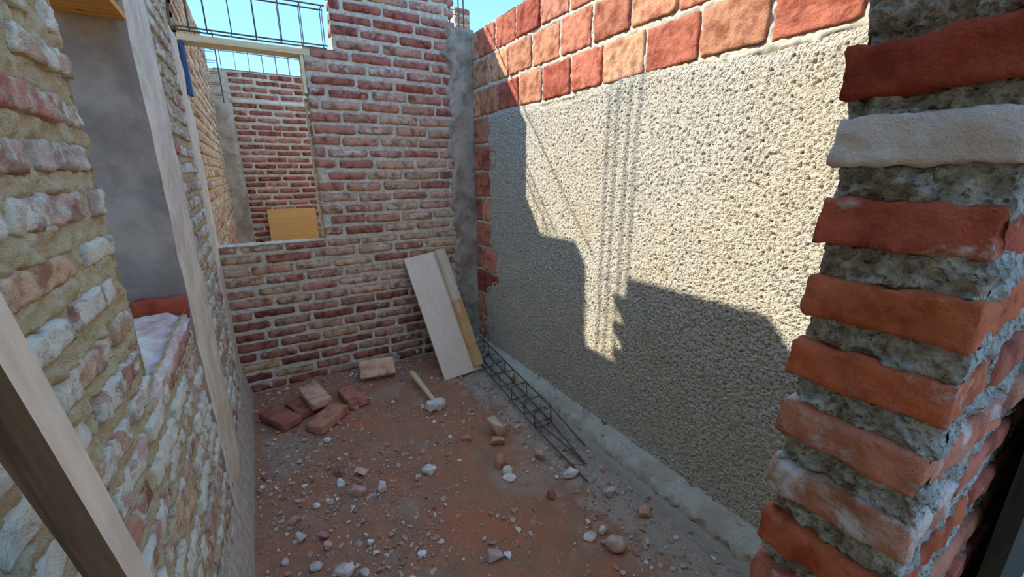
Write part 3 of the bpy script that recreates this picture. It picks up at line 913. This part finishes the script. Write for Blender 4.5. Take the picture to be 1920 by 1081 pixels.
# plywood offcut with a batten leaning in the corner
def leaning_board():
    bl, br = np.array([1.085, 2.86, 0.0]), np.array([1.432, 2.90, 0.0])
    tl, tr = np.array([0.973, 3.375, 0.915]), np.array([1.335, 3.375, 0.965])
    th = 0.016
    n = np.cross(br-bl, tl-bl); n /= np.linalg.norm(n)       # faces the room
    if n[1] > 0: n = -n
    nx, nz = 8, 20
    V = []
    for k in range(nz+1):
        for i in range(nx+1):
            s, t = i/nx, k/nz
            p = (bl*(1-s)+br*s)*(1-t) + (tl*(1-s)+tr*s)*t
            V.append(p + n*0.002*float(pnoise(np.array([s*3, t*5, 1.0]))))
    F = [(k*(nx+1)+i, k*(nx+1)+i+1, (k+1)*(nx+1)+i+1, (k+1)*(nx+1)+i) for k in range(nz) for i in range(nx)]
    m = len(V)
    V2 = [v-n*th for v in V]
    F += [tuple(reversed([q+m for q in f])) for f in F[:nx*nz]]
    rim = [i for i in range(nx+1)] + [k*(nx+1)+nx for k in range(1, nz+1)] + [nz*(nx+1)+i for i in range(nx-1, -1, -1)] + [k*(nx+1) for k in range(nz-1, 0, -1)]
    for a, b in zip(rim, rim[1:]+rim[:1]): F.append((b, a, a+m, b+m))
    o = link('plywood_board', mesh_from('plywood_board', V+V2, F, 'plywood'))
    tag(o, 'pale plywood board leaning against the back wall in the corner', 'plywood')
    # the batten stands on the board's foot and leans on its face
    a = bl*0.10+br*0.90 + n*0.028 + (tl-bl)*0.035
    b = tl*0.17+tr*0.83 + n*0.026 - (tl-bl)*0.005
    ax = b-a; L = np.linalg.norm(ax); ax /= L
    side = np.cross(ax, n); side /= np.linalg.norm(side); nn = np.cross(side, ax)
    v, f = subdiv_box((0.085, 0.045, L), (3, 3, 16), radius=0.003, rough=0.001, seed=4.4)
    R3 = np.stack([side, nn, ax], 1)
    me = mesh_from('wooden_batten', v, f, 'wood_batten')
    me.materials.append(M['wood_pale'])
    for q in me.polygons:
        if q.center.z > L*0.06: q.material_index = 1
    o = link('wooden_batten', me)
    o.matrix_world = Matrix([[*R3[i], float((a+b)[i]/2)] for i in range(3)] + [[0, 0, 0, 1]])
    tag(o, 'yellowish squared batten leaning on the pale plywood board in the corner', 'batten')
leaning_board()

# timber prop close at the left
def prop():
    x1, th, w = -0.20, 0.034, 0.050
    e0, e1 = np.array([0.520, 1.507]), np.array([0.651, 1.054])      # its upper edge in the y-z plane
    d = (e1-e0)/np.linalg.norm(e1-e0)
    p = np.array([-d[1], d[0]])
    if p[0] < 0: p = -p
    c = e0 - p*w/2
    foot = c + d*((c[1]-0.015)/-d[1])
    top = c - d*0.55
    L = np.linalg.norm(foot-top)
    v, f = subdiv_box((th, w, L), (2, 3, 40), radius=0.002, rough=0.0012, seed=8.1, freq=5)
    ax = np.array([0, (top-foot)[0]/L, (top-foot)[1]/L])
    xx = np.array([1.0, 0, 0]); yy = np.cross(ax, xx)
    R3 = np.stack([xx, yy, ax], 1)
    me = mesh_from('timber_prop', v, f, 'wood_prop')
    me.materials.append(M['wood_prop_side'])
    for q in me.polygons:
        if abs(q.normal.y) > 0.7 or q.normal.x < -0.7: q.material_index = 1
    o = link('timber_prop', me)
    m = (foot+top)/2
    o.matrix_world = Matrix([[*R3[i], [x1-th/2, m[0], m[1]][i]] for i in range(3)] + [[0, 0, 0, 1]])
    tag(o, 'long timber prop with dark edge leaning along the left wall', 'timber')
prop()

# ------------------------------------------------------------------ loose bricks
def loose_brick(label, corners, top, col, smear=0.15, tilt=(0, 0), size=None, half=False):
    P = [on_floor(x, y, top) for x, y in corners]
    c = sum(P)/4
    e1, e2 = (P[1]-P[0]+P[2]-P[3])/2, (P[3]-P[0]+P[2]-P[1])/2
    a = e1 if np.linalg.norm(e1) > np.linalg.norm(e2) else e2
    yaw = math.atan2(a[1], a[0])
    L, W, H = size or (0.265, 0.135, 0.058)
    v, f = subdiv_box((L, W, H), (16, 9, 5), radius=0.006, rough=0.004, freq=20, seed=random.random()*20, octaves=4, chip=0.10)
    o = link('loose_brick', mesh_from('loose_brick', v, f, 'brick_loose', True), None, (c[0], c[1], top-H/2), (tilt[0], tilt[1], yaw), (*clay(*col, 0.0), smear))
    return tag(o, label, 'brick', 'loose bricks at the foot of the back wall')
loose_brick('brown brick lying on top of the small brick heap', [(549, 724), (594.6, 710), (627, 740), (587, 764)], 0.128, (192, 146, 124), 0.3, (0.06, 0.10))
loose_brick('dark red brick right of the brick heap, behind the front one', [(631, 732), (664, 713), (690, 738), (656, 762)], 0.068, (166, 108, 90), 0.25)
loose_brick('front brick of the heap, pointing towards the middle of the floor', [(576, 787), (623, 748), (652, 766), (601, 805)], 0.068, (172, 114, 94), 0.25, (0.02, -0.03))
loose_brick('leftmost dark brick lying flat beside the left wall', [(484, 770), (525, 762), (566, 772), (527, 799)], 0.068, (146, 90, 76), 0.15)
loose_brick('dark brick half hidden under the top brick of the heap', [(530, 752), (560, 742), (596, 762), (566, 778)], 0.066, (138, 82, 68), 0.15, (0, 0.02), (0.20, 0.11, 0.055))
v, f = subdiv_box((0.27, 0.06, 0.145), (16, 5, 9), radius=0.006, rough=0.004, freq=20, seed=3.9, octaves=4, chip=0.12)
c6 = on_floor(712, 722, 0.0)
o = link('loose_brick', mesh_from('loose_brick', v, f, 'brick_loose', True), None, (c6[0]+0.02, 3.19, 0.088), (-0.62, 0.03, -0.10), (*clay(206, 156, 120), 0.18))
tag(o, 'pale orange brick tilted up on the rubble in front of the back wall', 'brick', 'loose bricks at the foot of the back wall')

# club hammer with a mortar-crusted head
def mallet():
    a, b = on_floor(772, 697, 0.075), on_floor(815, 752, 0.05)
    t = thing('hammer', 'club hammer with wooden handle and mortar crusted head on the floor', 'hammer', (float(b[0]), float(b[1]), 0))
    ax = a-b; L = np.linalg.norm(ax); ax /= L
    # handle: slightly swelling grip
    pts = []
    V, F, n = [], [], 10
    s = np.cross(ax, [0, 0, 1.0]); s /= np.linalg.norm(s); q = np.cross(s, ax)
    prof = [(-0.02, 0.013), (0.05, 0.0145), (0.4, 0.0165), (0.75, 0.020), (0.95, 0.020), (1.0, 0.016)]
    for (u, r) in prof:
        for k in range(n):
            an = 2*math.pi*k/n
            V.append(ax*L*u + r*1.15*math.cos(an)*s + r*math.sin(an)*q + np.array([0, 0, b[2]]))
    for i in range(len(prof)-1):
        for k in range(n): F.append((i*n+k, i*n+(k+1) % n, (i+1)*n+(k+1) % n, (i+1)*n+k))
    F.append(tuple(range(n-1, -1, -1))); F.append(tuple(range((len(prof)-1)*n, len(prof)*n)))
    link('handle', mesh_from('handle', V, F, 'wood_handle', True), t)
    v, f = subdiv_box((0.135, 0.062, 0.068), (14, 8, 8), radius=0.018, rough=0.012, freq=26, seed=6.3, octaves=4)
    head = link('head', mesh_from('head', v, f, 'crust', True), t, (0.0, -0.03, 0.042), (0.1, 0.15, math.atan2(s[1], s[0])+0.12))
    head['label'] = 'head crusted with pale mortar'
mallet()

# ------------------------------------------------------------------ stones and brick fragments
def stone_mesh(size, kind, seed):
    R = np.random.default_rng(seed)
    bm = bmesh.new()
    if kind == 'chunk':
        P = R.uniform(-1, 1, (16, 3))
        P /= np.maximum(np.abs(P).max(1, keepdims=True), 0.75)
        for p in P: bm.verts.new(p*np.array(size)/2)
        bmesh.ops.convex_hull(bm, input=bm.verts)
        bmesh.ops.delete(bm, geom=[v for v in bm.verts if not v.link_faces], context='VERTS')
        bmesh.ops.bevel(bm, geom=list(bm.edges), offset=min(size)*0.05, segments=1, affect='EDGES')
    else:
        bmesh.ops.create_icosphere(bm, subdivisions=3, radius=0.5)
        for v in bm.verts:
            n = float(fbm(np.array(v.co)+seed, 1.8, 2))
            v.co = Vector([v.co[i]*(1+0.16*n)*size[i] for i in range(3)])
    me = bpy.data.meshes.new('stone'); bm.to_mesh(me); bm.free()
    me.materials.append(M['stone'])
    if kind != 'chunk': me.polygons.foreach_set('use_smooth', [True]*len(me.polygons))
    return me
RED, ORA, PNK, PAL, GRY, WHT, TAN = (166, 84, 66), (192, 120, 82), (192, 146, 130), (216, 198, 174), (180, 168, 154), (224, 210, 192), (204, 162, 124)
stones = [
 (936, 818, 34, 50, 'chunk', TAN, 'brick_fragment', 'tallest upright brick fragment beside the rebar cage'),
 (936, 838, 27, 20, 'chunk', ORA, 'brick_fragment', 'small brick fragment with pale top just below the upright fragment'),
 (940, 876, 26, 30, 'chunk', (188, 104, 72), 'brick_fragment', 'orange brick fragment just above the two pale pebbles'),
 (954, 888, 22, 20, 'round', PAL, 'pebble', 'round pale pebble below the orange fragment near the cage'),
 (958, 899, 26, 11, 'round', PAL, 'pebble', 'flat pale pebble touching the round one near the cage'),
 (1036, 935, 16, 24, 'chunk', RED, 'brick_fragment', 'red brick fragment left of the grey spill past the cage rods'),
 (1014, 858, 20, 18, 'chunk', (184, 120, 100), 'brick_fragment', 'reddish fragment beside the outer rod of the floor cage'),
 (1074, 892, 28, 20, 'chunk', WHT, 'stone', 'white chunk at the loose ends of the cage rods'),
 (1148, 926, 32, 20, 'chunk', GRY, 'stone', 'grey mortar lump near the kerb past the cage rods'),
 (1213, 970, 24, 22, 'chunk', (206, 132, 84), 'brick_fragment', 'orange and cream brick fragment beside the concrete kerb'),
 (1160, 1036, 38, 34, 'round', (196, 150, 124), 'pebble', 'largest rounded brown pebble on the lower right floor'),
 (1132, 1003, 15, 18, 'round', PAL, 'pebble', 'small upright pale pebble above the largest brown pebble'),
 (1110, 1014, 27, 16, 'round', (206, 186, 168), 'pebble', 'oval beige pebble left of the largest brown pebble'),
 (1134, 1020, 12, 10, 'round', (176, 130, 108), 'pebble', 'tiny brown pebble between oval beige and largest brown pebble'),
 (932, 1054, 30, 24, 'chunk', PNK, 'brick_fragment', 'pinkish fragment at the bottom centre of the floor'),
 (953, 1049, 15, 12, 'chunk', WHT, 'stone', 'white chip right of the pinkish bottom centre fragment'),
 (808, 888, 27, 18, 'chunk', WHT, 'stone', 'pale grey chunk alone in the middle of the floor'),
 (720, 922, 22, 26, 'chunk', (210, 180, 164), 'stone', 'pale pink standing chunk in the middle left gravel'),
 (675, 928, 28, 22, 'chunk', (196, 138, 120), 'brick_fragment', 'dusty pink brick fragment left of the pale pink standing chunk'),
 (696, 934, 20, 12, 'chunk', (190, 140, 122), 'brick_fragment', 'small pink chip between two pink chunks in the gravel'),
 (679, 891, 27, 18, 'chunk', (206, 146, 104), 'brick_fragment', 'cream topped orange fragment in the middle left gravel'),
 (638, 890, 22, 20, 'chunk', (150, 92, 78), 'brick_fragment', 'red brown fragment left of the cream topped orange one'),
 (641, 908, 16, 18, 'chunk', WHT, 'stone', 'white chip below the red brown fragment'),
 (501, 899, 26, 13, 'chunk', (150, 88, 74), 'brick_fragment', 'flat reddish chip close to the left wall plinth'),
 (594, 952, 15, 13, 'round', (206, 198, 190), 'pebble', 'whitish pebble on the left floor above the orange chip'),
 (551, 982, 22, 14, 'chunk', (206, 120, 76), 'brick_fragment', 'bright orange chip in the left gravel'),
 (564, 1016, 22, 17, 'chunk', (190, 172, 154), 'stone', 'beige chunk below the bright orange chip'),
 (617, 1031, 18, 16, 'chunk', (196, 136, 118), 'brick_fragment', 'pink chip right of the beige chunk on the lower left floor'),
 (609, 1010, 18, 18, 'chunk', (160, 100, 92), 'brick_fragment', 'maroon chip above the lower left pink chip'),
 (648, 1078, 36, 26, 'chunk', (206, 176, 162), 'stone', 'pale chunk cut by the bottom edge, larger of two'),
 (684, 1080, 20, 16, 'chunk', (204, 178, 160), 'stone', 'pale chunk cut by the bottom edge, smaller of two'),
 (594, 1070, 24, 18, 'round', (186, 166, 156), 'pebble', 'greyish pebble near bottom edge left of the pale chunks'),
 (535, 1058, 16, 14, 'round', (190, 152, 132), 'pebble', 'small brown pebble near bottom edge by the left wall'),
 (697, 1021, 14, 12, 'chunk', WHT, 'stone', 'single white chip on the lower middle floor'),
 (793, 1041, 17, 11, 'round', (216, 208, 198), 'pebble', 'oval white pebble on the lower middle floor'),
 (614, 829, 14, 11, 'round', (206, 198, 192), 'pebble', 'whitish pebble just below the brick heap'),
 (876, 828, 18, 14, 'chunk', (176, 108, 88), 'brick_fragment', 'brown chip left of the upright fragment'),
 (668, 768, 18, 14, 'chunk', (168, 112, 96), 'brick_fragment', 'brown chip touching the dark red loose brick'),
 (572, 712, 20, 12, 'chunk', (206, 196, 188), 'stone', 'white chip lying on rubble behind the top brick'),
]
for n, (px, py, w, h, kind, col, name, label) in enumerate(stones):
    p = on_floor(px, py, 0.0)
    dist = float(np.dot(p-CAM, fwd))
    sx, sz = w*dist/FPX, h*dist/FPX
    sy = 0.8*sx
    ang = math.atan2(CAM[2], math.hypot(p[0], p[1]))
    zz = max(0.35*sx, (sz - sy*math.sin(ang)*0.55)/max(0.4, math.cos(ang)))
    zz = min(zz, 1.5*sx)
    me = stone_mesh((sx, sy, zz), kind, n+3)
    zlo = min(v.co.z for v in me.vertices)
    o = link(name, me, None, (p[0], p[1]+sy*0.3, max(floor_z(p[0], p[1]), -0.012) - zlo - 0.10*zz), (random.uniform(-0.12, 0.12), random.uniform(-0.12, 0.12), random.uniform(-0.5, 0.5)-YAW), (*clay(*col, 0.30), 1))
    tag(o, label, 'pebble' if name == 'pebble' else ('stone' if name == 'stone' else 'brick fragment'), 'stones and fragments on the floor')

# gravel, grit and crumbs: nobody could count them
def gravel():
    R = np.random.default_rng(5)
    base = []
    for s in range(6):
        bm = bmesh.new()
        P = np.random.default_rng(s+50).normal(size=(9, 3)); P /= np.linalg.norm(P, axis=1, keepdims=True)
        for p in P: bm.verts.new(p)
        bmesh.ops.convex_hull(bm, input=bm.verts)
        bm.verts.ensure_lookup_table(); bm.verts.index_update()
        base.append((np.array([v.co[:] for v in bm.verts]), [tuple(v.index for v in f.verts) for f in bm.faces])); bm.free()
    n = 60000
    X, Y = R.uniform(XL+0.06, XR-0.14, n), R.uniform(0.6, 3.36, n)
    W = 0.32 + 1.2*fbm(np.stack([X, Y, X*0+0.3], -1), 2.6, 3)
    W += 0.8*np.exp(-((X-0.25)/0.35)**2 - ((Y-2.0)/0.6)**2) + 0.5*np.exp(-((X-0.05)/0.25)**2) + 0.5*(X > 1.15) + 1.2*np.exp(-((Y-3.33)/0.10)**2)
    pick = np.nonzero(R.random(n) < W)[0][:15000]
    parts = []
    for q in pick:
        x, y = X[q], Y[q]
        s = min(0.0019*math.exp(R.exponential(0.60)), 0.016)
        sc3 = s*R.uniform(0.7, 1.3, 3); sc3[2] *= 0.75
        v, f = base[R.integers(6)]
        a = R.uniform(0, 6.28); ca, sa = math.cos(a), math.sin(a)
        p = v*sc3
        parts.append((np.stack([p[:, 0]*ca-p[:, 1]*sa+x, p[:, 0]*sa+p[:, 1]*ca+y, p[:, 2]+floor_z(x, y)+sc3[2]*0.35], -1), f))
    v, f = join_data(parts)
    o = link('gravel', mesh_from('gravel', v, f, 'gravel'))
    o['kind'] = 'stuff'
    tag(o, 'fine gravel, grit and brick crumbs strewn over the earth floor', 'gravel')
gravel()
